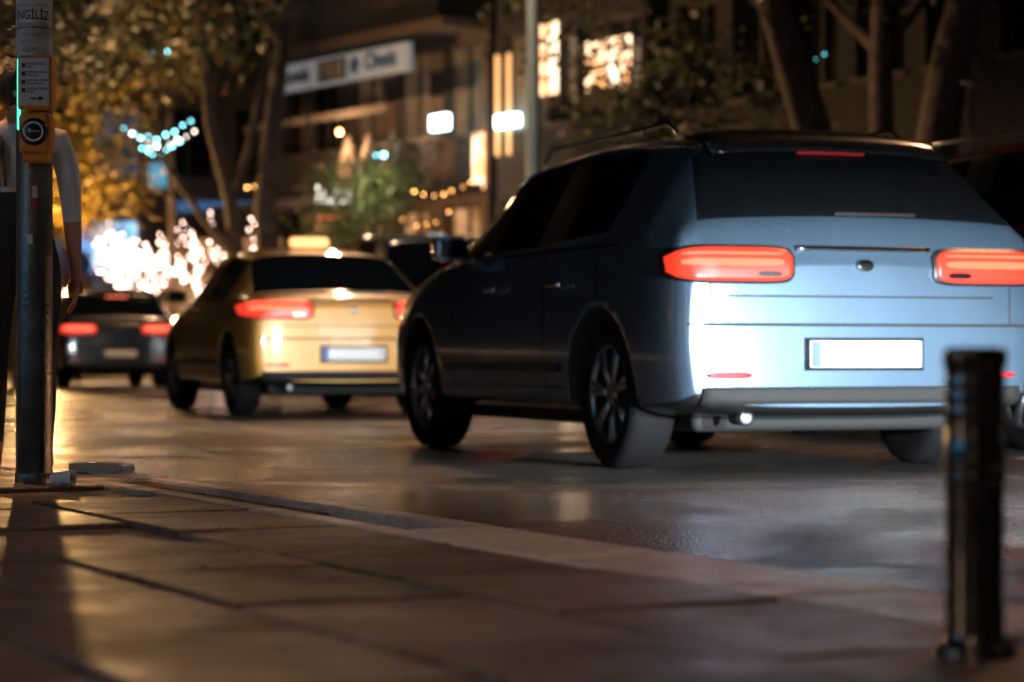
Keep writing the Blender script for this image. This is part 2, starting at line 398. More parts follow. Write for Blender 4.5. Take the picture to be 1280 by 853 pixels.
    if lights:
        t0,t1=(.80,.935) if st is not VAN else (.95,1.2)
        for sy in(1,-1):
            patch('tail_lamp_rim','rear',sy*.325*W,sy*.845*W,(t0-.012)*H,(t1+.012)*H,M_black,.006,30,8,rnd=5.5,thick=.008)
            patch('tail_lamp','rear',sy*.34*W,sy*.838*W,t0*H,t1*H,M_tail,.014,30,8,rnd=5.0,thick=.006)
            patch('tail_lamp_strip','rear',sy*.38*W,sy*.81*W,(t0+.060)*H,(t0+.088)*H,M_tail2,.019,22,4,rnd=5)
            patch('tail_lamp_strip','rear',sy*.38*W,sy*.81*W,(t0+.105)*H,(t0+.115)*H,M_tail2,.019,22,2,rnd=5)
            patch('reversing_lens','rear',sy*.39*W,sy*.50*W,(t0+.018)*H,(t0+.043)*H,M_chrome,.019,8,2,rnd=4)
            patch('rear_reflector','rear',sy*.52*W,sy*.72*W,.40,.425,M_refl,.006,8,2,thick=.008,rnd=5)
    patch('bumper_seam','rear',-.80*W,.80*W,.615,.628,M_dark,.002,40,1)
    patch('chrome_strip','rear',-.31*W,.31*W,.925*H,.945*H,M_chrome,.014,24,2,thick=.012)
    patch('tailgate_crease','rear',-.62*W,.62*W,.735*H,.743*H,M_dark,.002,30,1)
    patch('tailgate_seam_l','rear',.70*W,.705*W,.62,.79,M_dark,.002,1,6)
    patch('tailgate_seam_r','rear',-.705*W,-.70*W,.62,.79,M_dark,.002,1,6)
    patch('lower_valance','rear',-.74*W,.74*W,.295,.365,M_dark,.010,30,3,thick=.012)
    patch('plate_surround','rear',-.275,.275,.432,.568,M_black,.009,8,3,thick=.006)
    patch('number_plate','rear',-.26,.26,.445,.555,M_plate,.0145,6,3,thick=.006)
    patch('plate_band','rear',.215,.255,.448,.552,M_blue,.0215,2,2)
    patch('badge','rear',-.035,.035,.845*H,.89*H,M_chrome,.014,10,4,thick=.008,rnd=2)
    zz=st[2][2]*H
    box('high_brake_lamp',st[2][0]-.07,st[2][0]-.03,-.16,.16,zz-.045,zz-.028,M_tail2 if brake else M_refl,par,.004)
    box('rear_wiper',.06,.09,-.28,.10,st[1][2]*H+.02,st[1][2]*H+.035,M_black,par,.004)
    box('underside',.35,L-.35,-.62,.62,.17,.28,M_dark,par,.03)
    bm=bmesh.new(); lathe(bm,[(.02,0),(.032,0),(.032,.12),(.02,.12)],16,axis='Y')
    bmesh.ops.rotate(bm,verts=bm.verts,matrix=Matrix.Rotation(math.pi/2,3,'Z')); bmobj('exhaust',bm,par,[M_pipe],True,loc=(.20,.5,.235))
    if st is HATCH:
        patch('roof_spoiler','top',st[2][0]-.06,st[2][0]+.2,-.56*W,.56*W,M_sidep,.02,4,20,thick=.02)
        for sy in(1,-1):
            bm=bmesh.new(); xs=[st[2][0]+.3,st[2][0]+.4,1.4,2.2,2.3]
            tube(bm,[(x,sy*.55*W,st[4][2]*H+(.035 if 0<i<4 else -.02)) for i,x in enumerate(xs)],.011,8); bmobj('roof_rail',bm,par,[M_chrome],True)
    bm=bmesh.new(); tube(bm,[(.6,0,st[3][2]*H),(.45,0,st[3][2]*H+.12)],[.006,.003],6); bmobj('antenna',bm,par,[M_black])
    for sy in(1,-1):
        mx=st[7][0]-.5
        o=box('mirror',mx,mx+.12,sy*.93*W-.09,sy*.93*W+.09,.97*H,1.1*H,pt,par,.04,4)
        box('mirror_glass',mx-.004,mx+.01,sy*.93*W-.07,sy*.93*W+.07,.99*H,1.08*H,M_glass,par,.003)
    for sy in(1,-1):
        patch('head_lamp','front',sy*.40*W,sy*.70*W,.60,.70,M_head if heads else M_alloy,.01,12,4,thick=.01,rnd=3)
    patch('grille','front',-.34,.34,.50,.62,M_black,.012,12,3,thick=.01)
    patch('lower_grille','front',-.5,.5,.36,.43,M_black,.012,12,3,thick=.01)
    patch('front_plate','front',-.26,.26,.44,.54,M_plate,.02,4,2,thick=.005)
    for x in wx:
        for sy in(1,-1):
            bm=bmesh.new(); r=wr_
            lathe(bm,[(r*.66,-.10),(r*.9,-.105),(r*.985,-.085),(r,-.05),(r,.05),(r*.985,.085),(r*.9,.105),(r*.68,.10),(r*.66,.07)],40,0,'Y')
            lathe(bm,[(r*.69,-.05),(r*.69,.085),(r*.64,.095),(r*.62,.07),(r*.60,.0)],40,1,'Y')
            lathe(bm,[(.055,.02),(.055,.075),(.04,.085)],16,1,'Y')
            for k in range(7):
                t=2*math.pi*k/7
                for dt in(-.09,.09):
                    tube(bm,[(.04*math.cos(t),.065,.04*math.sin(t)),(r*.35*math.cos(t+dt*.7),.075,r*.35*math.sin(t+dt*.7)),(r*.64*math.cos(t+dt),.075,r*.64*math.sin(t+dt))],[.02,.014,.017],6,1)
            lathe(bm,[(r*.45,.0),(r*.45,.012)],24,2,'Y')
            for v in bm.verts: v.co.y*=sy
            bmesh.ops.recalc_face_normals(bm,faces=bm.faces)
            o=bmobj('wheel',bm,par,[M_rub,M_alloy,M_dark],loc=(x,sy*(.885*W-.15),r))
            o.rotation_euler=(0,R.uniform(0,1),0)
    if heads or headspec:
        e,pitch,sp=headspec or (60,-.03,1.0)
        for sy in(1,-1):
            lamp('head_light','SPOT',(L+.06,sy*.56*W,.66),e,(.86,.95,1),par,.05,sp,(L+10,sy*.56*W,.66+pitch*10),.6 if heads else .25)
    if taxi:
        bm=bmesh.new(); addbox(bm,1.5,1.62,-.17,.17,st[4][2]*H+.01,st[4][2]*H+.10)
        o=bmobj('roof_light',bm,par,[emit('taxi_roof_light',(1,.5,.16),1.4,(.8,.6,.3))]); bv=o.modifiers.new('b','BEVEL'); bv.width=.03; bv.segments=3
    return par
blue=paint('dark_blue_metallic_paint',(.10,.16,.23),.65,.27)
make_car('hatchback_car',C1,math.radians(110),blue,H=1.0,brake=False,headspec=(560,-.02,1.1))
make_car('taxi',(-1.26,19.26),math.radians(108),paint('yellow_paint',(.66,.33,.07),.1,.35),SEDAN,H=.98,brake=True,taxi=True,headspec=(120,-.03,1.0))
make_car('sedan_car',(-5.85,36.0),math.radians(107),paint('black_paint',(.012,.013,.016),.3,.25),HATCH,brake=True)
make_car('suv_car',(3.73,12.1),math.radians(110),paint('dark_red_paint',(.06,.008,.008),.4,.25),HATCH,H=1.13,W=1.03)
make_car('minibus',(-.75,28.6),math.radians(108),paint('dark_blue_paint',(.015,.03,.06),.4,.3),VAN,brake=True)
make_car('following_car',(4.75,1.0),math.radians(110),paint('grey_paint',(.12,.12,.13),.6,.3),HATCH,heads=True,headspec=(4200,-.33,.95))

# ------------------------------------------------------------------ pedestrian signal pole with push button
M_pole=mat('galvanised_pole',(.13,.125,.12),.40,.55,var=.35,scale=14,bump=.25,bscale=90,rvar=.1)
pp=empty('pedestrian_signal_pole',(-1.401,7.09,.12))
bm=bmesh.new()
lathe(bm,[(.053,0),(.053,.95),(.053,3.2),(.04,3.23)],48)
lathe(bm,[(.056,0),(.0565,.03),(.0535,.035)],48)
bmobj('post',bm,pp,[M_pole],False)
for p in pp.children[0].data.polygons: p.use_smooth=True
M_paper=mat('poster_paper',(.5,.49,.47),.7,var=.25,scale=18)
M_ink=mat('ink',(.02,.02,.025),.6)
def shell(nm,r,z0,z1,a0,a1,m,jag=0):
    bm=bmesh.new(); N=28; lo=[];hi=[]
    for i in range(N+1):
        t=a0+(a1-a0)*i/N
        lo.append(bm.verts.new((r*math.sin(t),-r*math.cos(t),z0+R.uniform(-jag,jag)))); hi.append(bm.verts.new((r*math.sin(t),-r*math.cos(t),z1+R.uniform(-jag,jag)*.3)))
    for i in range(N): bm.faces.new([lo[i],lo[i+1],hi[i+1],hi[i]])
    return bmobj(nm,bm,pp,[m],True)
def wraptext(nm,s,size,r,z,m,a=0,sx=1,bold=0):
    c=bpy.data.curves.new('t','FONT'); c.body=s; c.size=size; c.align_x='CENTER'; c.align_y='CENTER'; c.offset=bold
    o=bpy.data.objects.new('t',c); COL.objects.link(o); bpy.context.view_layer.update()
    me=evalmesh(o); bpy.data.objects.remove(o)
    for v in me.vertices:
        t=a+v.co.x*sx/r; zz=v.co.y; v.co=(r*math.sin(t),-r*math.cos(t),z+zz)
    me.name=nm; return obj(nm,me,pp,[m])
shell('poster_upper',.0538,1.335,1.46,-1.5,1.4,M_paper,.002)
shell('poster_lower',.0541,1.246,1.33,-1.4,1.5,mat('poster_paper_b',(.40,.41,.40),.7,var=.3,scale=22),.004)
wraptext('poster_small_line','ÜCRET İADE GARANTİLİ',.0105,.0546,1.397,M_ink)
wraptext('poster_title','İNGİLİZ',.036,.0546,1.367,M_ink,sx=.78,bold=.0006)
wraptext('poster_line','KONUŞMA KULÜBÜ',.012,.0546,1.341,M_ink)
for i,s in enumerate(['ÖZEL DERS','0212 • • • • • •']): wraptext('poster_text',s,.011,.0549,1.31-i*.02,M_ink)
wraptext('poster_text','KAYIT',.018,.0549,1.266,M_ink)
M_or=mat('signal_orange',(.66,.24,.02),.42,var=.15,scale=12)
M_lab=mat('label_grey',(.46,.50,.50),.45,var=.1)
bx=.022
box('unit_upper',bx-.050,bx+.050,-.112,-.030,1.085,1.245,M_or,pp,.012,4)
box('unit_lower',bx-.047,bx+.047,-.118,-.030,.958,1.080,M_or,pp,.018,4)
box('unit_lip',bx-.038,bx+.038,-.104,-.04,.935,.962,M_or,pp,.008,3)
box('label_panel',bx-.043,bx+.043,-.1145,-.108,1.098,1.236,M_lab,pp,.003,2)
box('mounting_band',-.056,.056,-.056,.056,1.13,1.15,M_pole,pp,.02)
for i,z in enumerate([1.214,1.190,1.166,1.142]):
    box('label_square',bx-.036,bx-.026,-.1165,-.1140,z-.006,z+.006,M_ink,pp)
    text('label_text',['BEKLEYİNİZ','KIRMIZI YANAR','BUTONA BASIN','YEŞİLDE GEÇİN'][i],.0085,M_ink,pp,(bx-.021,-.1150,z+.004),align='LEFT',ext=.0003)
    text('label_text',['WAIT','RED LIGHT','PUSH BUTTON','CROSS'][i],.007,M_ink,pp,(bx-.021,-.1150,z-.005),align='LEFT',ext=.0003)
box('arrow_shaft',bx-.012,bx+.016,-.1172,-.1150,1.116,1.120,M_ink,pp)
bm=bmesh.new(); v=[bm.verts.new(p) for p in [(bx+.014,-.1172,1.110),(bx+.028,-.1172,1.118),(bx+.014,-.1172,1.126)]]; bm.faces.new(v); bmobj('arrow_head',bm,pp,[M_ink])
bm=bmesh.new()
lathe(bm,[(.040,.010),(.040,-.004),(.036,-.009),(.030,-.009)],40,0,'Y')
lathe(bm,[(.029,.0),(.029,-.0115),(.026,-.0125),(.0235,-.0095)],40,1,'Y')
lathe(bm,[(.0235,.0),(.0235,-.010),(.018,-.015),(.004,-.017)],40,2,'Y')
bmobj('push_button',bm,pp,[M_black,mat('button_ring',(.7,.7,.68),.35),mat('button_black',(.015,.015,.015),.3)],False,loc=(bx,-.117,1.022))
text('button_text','LÜTFEN BASIN',.0062,mat('white_ink',(.7,.7,.7),.5),pp,(bx,-.1345,1.022),ext=.0003)
box('green_led_strip',bx-.0535,bx-.0495,-.098,-.062,1.03,1.235,emit('green_led',(.1,1,.62),1.6,(.1,.5,.3)),pp,.001)
shell('sticker',.0537,.80,.885,.02,.40,mat('sticker_red',(.35,.05,.06),.5,var=.3,scale=40))
shell('sticker_white',.0541,.835,.87,.08,.34,M_paper)
shell('sticker_worn',.0536,.70,.73,-.2,.1,M_lab)

# ------------------------------------------------------------------ bollard
bo=empty('bollard',(.584,3.05,.12)); bm=bmesh.new()
prof=[(.052,0),(.054,.006),(.050,.014),(.0405,.020),(.0375,.03),(.0375,.215)]
for z in (.225,.243): prof+=[(.0375,z-.006),(.0405,z-.003),(.0405,z+.003),(.0375,z+.006)]
prof+=[(.0375,.300)]
for z in (.308,.326,.344): prof+=[(.0375,z-.006),(.0398,z-.002),(.0398,z+.002),(.0378,z+.006)]
prof+=[(.038,.362),(.041,.366),(.041,.382),(.0385,.387),(.030,.389),(.028,.382),(.004,.381)]
lathe(bm,prof,64); bmobj('post',bm,bo,[mat('bollard_black',(.010,.012,.013),.22,.0,var=.4,scale=30,bump=.10,bscale=70,rvar=.08,coat=.5)])
for k in range(4):
    t=k*math.pi/2+.5; bm=bmesh.new(); lathe(bm,[(.006,0),(.006,.006),(.003,.008)],6); bmobj('anchor_bolt',bm,bo,[M_alloy],loc=(.046*math.cos(t),.046*math.sin(t),.008))

# ------------------------------------------------------------------ person
def skinmesh(verts,edges,root=0,lv=2):
    me=bpy.data.meshes.new('sk'); me.from_pydata([v[0] for v in verts],edges,[])
    o=bpy.data.objects.new('sk',me); COL.objects.link(o)
    o.modifiers.new('s','SKIN')
    for i,v in enumerate(verts):
        r=v[1]; me.skin_vertices[0].data[i].radius=(r,r) if not isinstance(r,tuple) else r
        me.skin_vertices[0].data[i].use_root=(i==root)
    s=o.modifiers.new('ss','SUBSURF'); s.levels=lv; s.render_levels=lv
    bpy.context.view_layer.update(); m2=evalmesh(o); bpy.data.objects.remove(o); return m2
SC=.765
ps=empty('person',(-1.60,7.86,.12),math.radians(12),SC)
V=[((0,0,.96),.125),((0,.005,1.10),.105),((0,.0,1.26),.125),((0,-.005,1.39),.10),((0,.0,1.48),.052),((0,.02,1.57),.055),
 ((.16,-.005,1.405),.064),((.20,-.01,1.28),.056),((.215,-.015,1.12),.046),((.225,.02,.98),.038),((.235,.055,.865),.027),((.238,.07,.80),.028),
 ((-.16,-.005,1.405),.064),((-.20,-.01,1.28),.056),((-.215,-.02,1.12),.046),((-.225,.0,.98),.038),((-.235,.03,.865),.027),((-.238,.04,.80),.028),
 ((.09,.0,.88),.098),((.10,.05,.68),.078),((.10,.07,.49),.056),((.105,.04,.30),.055),((.105,.0,.10),.036),((.108,.0,.04),.036),((.115,.14,.032),.034),((.12,.19,.025),.022),
 ((-.09,.0,.88),.098),((-.10,-.02,.68),.078),((-.10,-.03,.49),.056),((-.105,-.09,.30),.055),((-.105,-.12,.10),.036),((-.108,-.12,.04),.036),((-.115,.02,.032),.034),((-.12,.07,.025),.022)]
E=[(0,1),(1,2),(2,3),(3,4),(4,5),(3,6),(6,7),(7,8),(8,9),(9,10),(10,11),(3,12),(12,13),(13,14),(14,15),(15,16),(16,17),
 (0,18),(18,19),(19,20),(20,21),(21,22),(22,23),(23,24),(24,25),(0,26),(26,27),(27,28),(28,29),(29,30),(30,31),(31,32),(32,33)]
me=skinmesh(V,E)
M_skin=mat('skin',(.42,.22,.14),.5,var=.08); M_shirt=mat('white_shirt',(.6,.6,.6),.8,var=.1,bump=.3,bscale=25)
M_cloth=mat('black_dungarees',(.014,.014,.016),.8,bump=.3,bscale=20); M_shoe=mat('sandal',(.25,.06,.04),.6); M_hair=mat('dark_hair',(.012,.009,.007),.5,var=.4,scale=80,bump=.6,bscale=120)
bo_=obj('figure',me,ps,[M_skin,M_shirt,M_cloth,M_shoe],True)
for p in me.polygons:
    c=p.center; ax=abs(c.x)
    if c.z>1.475: mi=0
    elif ax>.150 and c.z<1.06 : mi=0 if c.z<.99 or ax>.17 else 2
    elif ax>.150 and c.z>1.06: mi=1
    elif c.z>1.20: mi=1
    elif c.z>.13: mi=2
    elif c.z<.022: mi=3
    else: mi=0
    if ax<.215 and c.z<.93 and c.z>.13: mi=2 if ax<.185 else mi
    p.material_index=mi
for sx in(1,-1):
    y0=.07 if sx>0 else .04
    base=Vector((sx*.238,y0,.80))
    for k,(dy,l,r) in enumerate([(-.028,.070,.0085),(-.010,.085,.0095),(.010,.090,.0095),(.029,.080,.0090)]):
        p=base+Vector((0,dy*.6,.01))
        q=base+Vector((-sx*.002,dy,-.045)); 
        fv=[(p,.012),(q,r+.002),(q+Vector((-sx*.006,.002,-l*.45)),r),(q+Vector((-sx*.02,.004,-l*.78)),r*.92),(q+Vector((-sx*.034,.004,-l*.96)),r*.8)]
        obj('finger',skinmesh(fv,[(j,j+1) for j in range(4)],0,2),ps,[M_skin],True)
    th=[(base+Vector((-sx*.004,.015,.03)),.013),(base+Vector((-sx*.018,.045,-.005)),.0125),(base+Vector((-sx*.024,.058,-.035)),.0105),(base+Vector((-sx*.026,.060,-.058)),.009)]
    obj('thumb',skinmesh(th,[(0,1),(1,2),(2,3)],0,2),ps,[M_skin],True)
    pm=[(base+Vector((0,0,.03)),(.017,.030)),(base+Vector((-sx*.002,0,-.005)),(.016,.040)),(base+Vector((-sx*.003,0,-.05)),(.013,.042))]
    obj('palm',skinmesh(pm,[(0,1),(1,2)],0,2),ps,[M_skin],True)
bm=bmesh.new(); bmesh.ops.create_uvsphere(bm,u_segments=32,v_segments=24,radius=1)
for v in bm.verts:
    x,y,z=v.co
    jaw=1-.28*max(0,-z)**1.2
    f=.095*(1+.06*(y>0)*max(0,-z))
    v.co=Vector((x*.076*jaw,y*f,z*.118))
    if y>.85 and abs(x)<.22 and -.35<z<.12: v.co.y+=.022*(1-abs(x)/.22)*(1-abs(z+.2)/.32 if abs(z+.2)<.32 else 0)
    if y>.75 and .0<z<.22 and .2<abs(x)<.55: v.co.y-=.008
bmobj('head',bm,ps,[M_skin],True,loc=(0,.025,1.625))
for sx in(1,-1):
    bm=bmesh.new(); bmesh.ops.create_icosphere(bm,subdivisions=2,radius=.012); bmobj('eye',bm,ps,[mat('eye',(.7,.7,.7),.2)],True,loc=(sx*.031,.103,1.637))
    bm=bmesh.new(); bmesh.ops.create_icosphere(bm,subdivisions=2,radius=.006); bmobj('pupil',bm,ps,[M_hair],True,loc=(sx*.031,.1125,1.637))
    bm=bmesh.new(); bmesh.ops.create_uvsphere(bm,u_segments=12,v_segments=10,radius=1)
    for v in bm.verts: v.co=Vector((v.co.x*.009,v.co.y*.018,v.co.z*.031))
    bmobj('ear',bm,ps,[M_skin],True,loc=(sx*.077,.015,1.625))
box('mouth',-.022,.022,.103,.112,1.567,1.577,mat('lips',(.35,.10,.09),.5),ps,.004)
bm=bmesh.new(); bmesh.ops.create_uvsphere(bm,u_segments=36,v_segments=28,radius=1)
for v in list(bm.verts):
    x,y,z=v.co
    if y>.35 and z<.45: v.co=Vector((x*.05,y*.06,z*.08)); continue
    k=1+.03*math.sin(x*23+z*9)+R.uniform(-.01,.01)
    v.co=Vector((x*.086*k,y*.106*k-.006,z*(.127 if z>0 else .10)*k))
bmobj('hair',bm,ps,[M_hair],True,loc=(0,.02,1.632))
for sx in(1,-1):
    bm=bmesh.new(); tube(bm,[(sx*.07,-.13,1.2),(sx*.085,-.115,1.36),(sx*.09,-.03,1.455),(sx*.085,.09,1.38),(sx*.07,.13,1.2)],.016,8); bmobj('shoulder_strap',bm,ps,[M_cloth],True)

# ------------------------------------------------------------------ trees
M_bark=mat('bark',(.10,.075,.055),.85,var=.5,scale=9,bump=.8,bscale=22)
def leafmat(name,c): return mat(name,c,.5,var=.55,scale=1.6)
M_leaf=leafmat('leaf_green',(.055,.07,.022)); M_leafy=leafmat('leaf_yellow',(.22,.15,.018)); M_leafd=leafmat('leaf_brown_green',(.045,.045,.02))
M_leafo=leafmat('leaf_olive',(.10,.085,.02))
def crown(bm,c,rad,ncl,nl,ls=.11,sig=.28,mi=0,shell_=.45):
    for i in range(ncl):
        while True:
            d=Vector((R.uniform(-1,1),R.uniform(-1,1),R.uniform(-1,1)))
            if shell_<d.length<1: break
        cc=Vector(c)+Vector((d.x*rad[0],d.y*rad[1],d.z*rad[2])); s=sig*R.uniform(.6,1.3)
        for j in range(int(nl*R.uniform(.5,1.4))):
            p=cc+Vector((R.gauss(0,s),R.gauss(0,s),R.gauss(0,s*.7)))
            a=Vector((R.gauss(0,1),R.gauss(0,1),R.gauss(0,.6))).normalized(); b=a.cross(Vector((R.gauss(0,1),R.gauss(0,1),R.gauss(0,1)))).normalized()
            l=ls*R.uniform(.6,1.3); wd=l*.35
            f=bm.faces.new([bm.verts.new(p-a*l/2),bm.verts.new(p+b*wd),bm.verts.new(p+a*l/2),bm.verts.new(p-b*wd)]); f.material_index=mi
def limb(bm,p,d,l,r,depth,tips,spread=.5,n=3):
    p=Vector(p); d=Vector(d).normalized(); pts=[p]; rr=[r]; cur=p.copy(); dd=d.copy()
    for i in range(4):
        dd=(dd+Vector((R.gauss(0,.09),R.gauss(0,.09),R.gauss(.02,.05)))).normalized(); cur=cur+dd*l/4; pts.append(cur.copy()); rr.append(r*(1-.11*(i+1)))
    tube(bm,pts,rr,10 if r>.06 else 6,0)
    if depth==0: tips.append(pts); return
    for k in range(n):
        a=Vector((R.gauss(0,1),R.gauss(0,1),R.gauss(.2,.5))).normalized()
        limb(bm,pts[-1 if k<2 else -2],(dd+a*spread),l*R.uniform(.6,.85),rr[-1]*.72,depth-1,tips,spread,n)
def tree(name,base,trunkpts,r0,crowns,lm,limbs=4,ll=2.0,depth=2,ls=.12):
    par=empty(name,base); bm=bmesh.new(); tips=[]
    n=len(trunkpts); tube(bm,[Vector(p) for p in trunkpts],[r0*(1-.5*i/(n-1)) if i else r0*1.3 for i in range(n)],14)
    top=Vector(trunkpts[-1])
    for i in range(limbs):
        t=2*math.pi*i/limbs+R.uniform(-.3,.3); limb(bm,top-Vector((0,0,R.uniform(0,.5))),(math.cos(t)*.8,math.sin(t)*.8,R.uniform(.7,1.2)),ll,r0*.42,depth,tips)
    bmobj('trunk',bm,par,[M_bark],True)
    bm=bmesh.new()
    for cr in crowns: crown(bm,*cr,ls=ls)
    for tp in tips: crown(bm,tp[-1],(.3,.3,.3),2,22,ls=ls)
    bmobj('foliage',bm,par,[lm])
    return par
tree('street_tree',(-4.05,40.4,.13),[(0,0,0),(.02,0,1.5),(-.08,0,2.8),(.05,0,4.2),(.25,0,6.0)],.24,[((-1.2,-.5,6.6),(2.6,2.0,1.5),40,50),((-3.3,0,6.2),(1.7,1.6,1.5),26,50)],M_leaf,5,1.6,2)
par=empty('street_tree',(-4.7,41.2,.13)); bm=bmesh.new(); tube(bm,[(.1,0,0),(.05,0,1.8),(-.1,0,3.0),(-.45,0,4.3),(-.6,0,6.2)],[.15,.13,.12,.1,.08],10); tube(bm,[(-.1,0,3.0),(.2,0,3.8),(.55,0,5.6)],[.09,.07,.05],8); tube(bm,[(.05,0,1.9),(-.5,0,2.6),(-1.2,0,3.6),(-1.5,0,5)],[.07,.06,.05,.03],8)
bmobj('trunk',bm,par,[M_bark],True); bm=bmesh.new(); crown(bm,(-.4,0,6.8),(2,1.6,1.2),30,50); bmobj('foliage',bm,par,[M_leaf])
tree('street_tree',(-8.4,45.6,.16),[(0,0,0),(.05,0,1.6),(.0,0,2.8)],.15,[((.35,-.3,3.4),(1.15,1.0,.85),40,66),((.1,-.2,5.0),(1.5,1.1,1.1),34,55),((1.5,0,6.3),(1.7,1.2,1.0),26,50)],M_leafy,4,1.0,1,.10)
tree('street_tree',(-7.6,37.5,.0),[(0,0,0),(.05,0,2.6),(.0,0,5.2)],.13,[((.5,0,5.6),(1.6,1.2,1.0),34,50),((1.3,.5,6.9),(1.8,1.2,.8),24,50)],M_leafo,4,1.0,1,.11)
par=empty('young_tree',(-6.55,46.4,.13)); bm=bmesh.new(); tube(bm,[(0,0,0),(.03,0,2.5),(-.05,0,5.5)],[.11,.09,.06],8); bmobj('trunk',bm,par,[M_bark],True); bm=bmesh.new(); crown(bm,(0,0,6.0),(1.3,1.2,1),24,50); bmobj('foliage',bm,par,[M_leafo])
st_=tree('small_tree',(-2.75,43.4,.13),[(0,0,0),(.05,0,1.5),(.0,0,2.3)],.08,[((.0,0,3.15),(.8,.7,.75),40,60),((.45,0,3.65),(.55,.5,.45),20,60),((-.4,0,2.65),(.6,.5,.5),20,50)],leafmat('leaf_bright',(.075,.10,.035)),3,.6,1,.085)
lamp('added_tree_lamp','SPOT',(.4,-1.6,3.3),130,(1,.92,.6),st_,.1,1.5,(.1,0,3.1),.5)  # lamp added in front of the crown to brighten its leaves
bm=bmesh.new(); tube(bm,[(.4,-1.66,0),(.4,-1.66,3.25)],.018,8); addbox(bm,.34,.46,-1.72,-1.62,3.22,3.36); bmobj('added_lamp_post',bm,st_,[M_black])  # post made up to carry the added lamp
def rtree(base,pts,r,crowns,lm=M_leafd):
    par=empty('plane_tree',base); bm=bmesh.new(); tube(bm,pts,[r*(1.15-.35*i/(len(pts)-1)) for i in range(len(pts))],14)
    e=Vector(pts[-2]); tube(bm,[e,e+Vector((.7,.2,.9)),e+Vector((1.3,.2,2.2))],[r*.5,r*.4,r*.3],8); tube(bm,[e,e+Vector((-.7,.2,.8)),e+Vector((-1.4,.2,1.6))],[r*.45,r*.35,r*.2],8)
    bmobj('trunk',bm,par,[M_bark],True); bm=bmesh.new()
    for c in crowns: crown(bm,*c)
    bmobj('foliage',bm,par,[lm])
rtree((3.45,27,.13),[(.1,0,0),(.05,0,1.6),(-.1,0,2.9),(-.45,0,4.1),(-.75,0,5.4)],.22,[((-.5,0,6.3),(2.6,2,1.5),44,46),((.0,0,4.6),(1.0,.8,.4),12,40)])
rtree((4.35,28.5,.13),[(0,0,0),(.02,0,2.2),(.0,0,3.9),(.05,0,5.6)],.15,[((.6,0,6.5),(2.4,2,1.4),36,46)])
rtree((4.75,27.5,.13),[(0,0,0),(.0,0,2.2),(.18,0,3.4),(.42,0,4.4),(.65,0,5.6)],.24,[((1.2,0,6.5),(2.4,2,1.4),40,46),((.6,0,4.7),(1.2,.8,.4),14,40)])
bm=bmesh.new(); crown(bm,(2.3,33.5,3.9),(1.5,1.0,1.1),44,60,.12); crown(bm,(.9,34,5.6),(1.1,.9,1.1),20,40,.12); crown(bm,(3.2,33,2.4),(2.4,1,1.3),60,60,.12); crown(bm,(1.5,34,1.6),(1.5,.8,1),30,60,.12)
bmobj('hedge',bm,None,[M_leafd])

M_fairy=emit('fairy_bulb',(1,.66,.54),30)
def fairy(base,hh,seed,wd):
    par=empty('fairy_light_tree',base); bm=bmesh.new(); r2=random.Random(seed); pos=[]
    def br(p,d,l,r,dep):
        q=p.copy(); dd=d.copy(); pts=[p]
        for i in range(4):
            dd=(dd+Vector((r2.gauss(0,.12),r2.gauss(0,.12),r2.gauss(.04,.06)))).normalized(); q=q+dd*l/4; pts.append(q.copy())
        tube(bm,pts,[r*(1-.12*i) for i in range(5)],6)
        nb=max(2,int(l/.095))
        for i in range(nb):
            t=i/nb*4; k=min(3,int(t)); a=pts[k].lerp(pts[k+1],t-k); an=i*1.9
            pos.append(a+Vector((math.cos(an),math.sin(an),r2.uniform(-.3,.3)))*(r+.022))
        if dep>0:
            for k in range(2):
                an=r2.uniform(0,6.28); a=Vector((math.cos(an)*wd,math.sin(an)*wd*.6,r2.uniform(.1,.5)))
                br(pts[-1] if k<1 else pts[2],(dd+a*.75).normalized(),l*.76,r*.62,dep-1)
    for k in range(6):
        an=k*1.047+seed; br(Vector((0,0,1.15)),Vector((math.cos(an)*.85*wd,math.sin(an)*.6*wd,.95)).normalized(),hh*.38,.035,3)
    tube(bm,[Vector((0,0,0)),Vector((.02,0,.6)),Vector((0,0,1.18))],[.07,.06,.055],10)
    for i in range(30): pos.append(Vector((.075*math.cos(i*1.9),.075*math.sin(i*1.9),.15+i*.033)))
    bmobj('branches',bm,par,[M_bark],True); bulbs('bulbs',pos,M_fairy,.015,par)
    lamp('glow','POINT',(0,-.3,2.1),6,(1,.62,.42),par,.4)
fairy((-7.15,46.2,.13),2.0,3,1.1)
fairy((-5.6,46.6,.13),2.1,8,1.1)
fairy((-4.5,47.2,.13),1.2,5,.7)

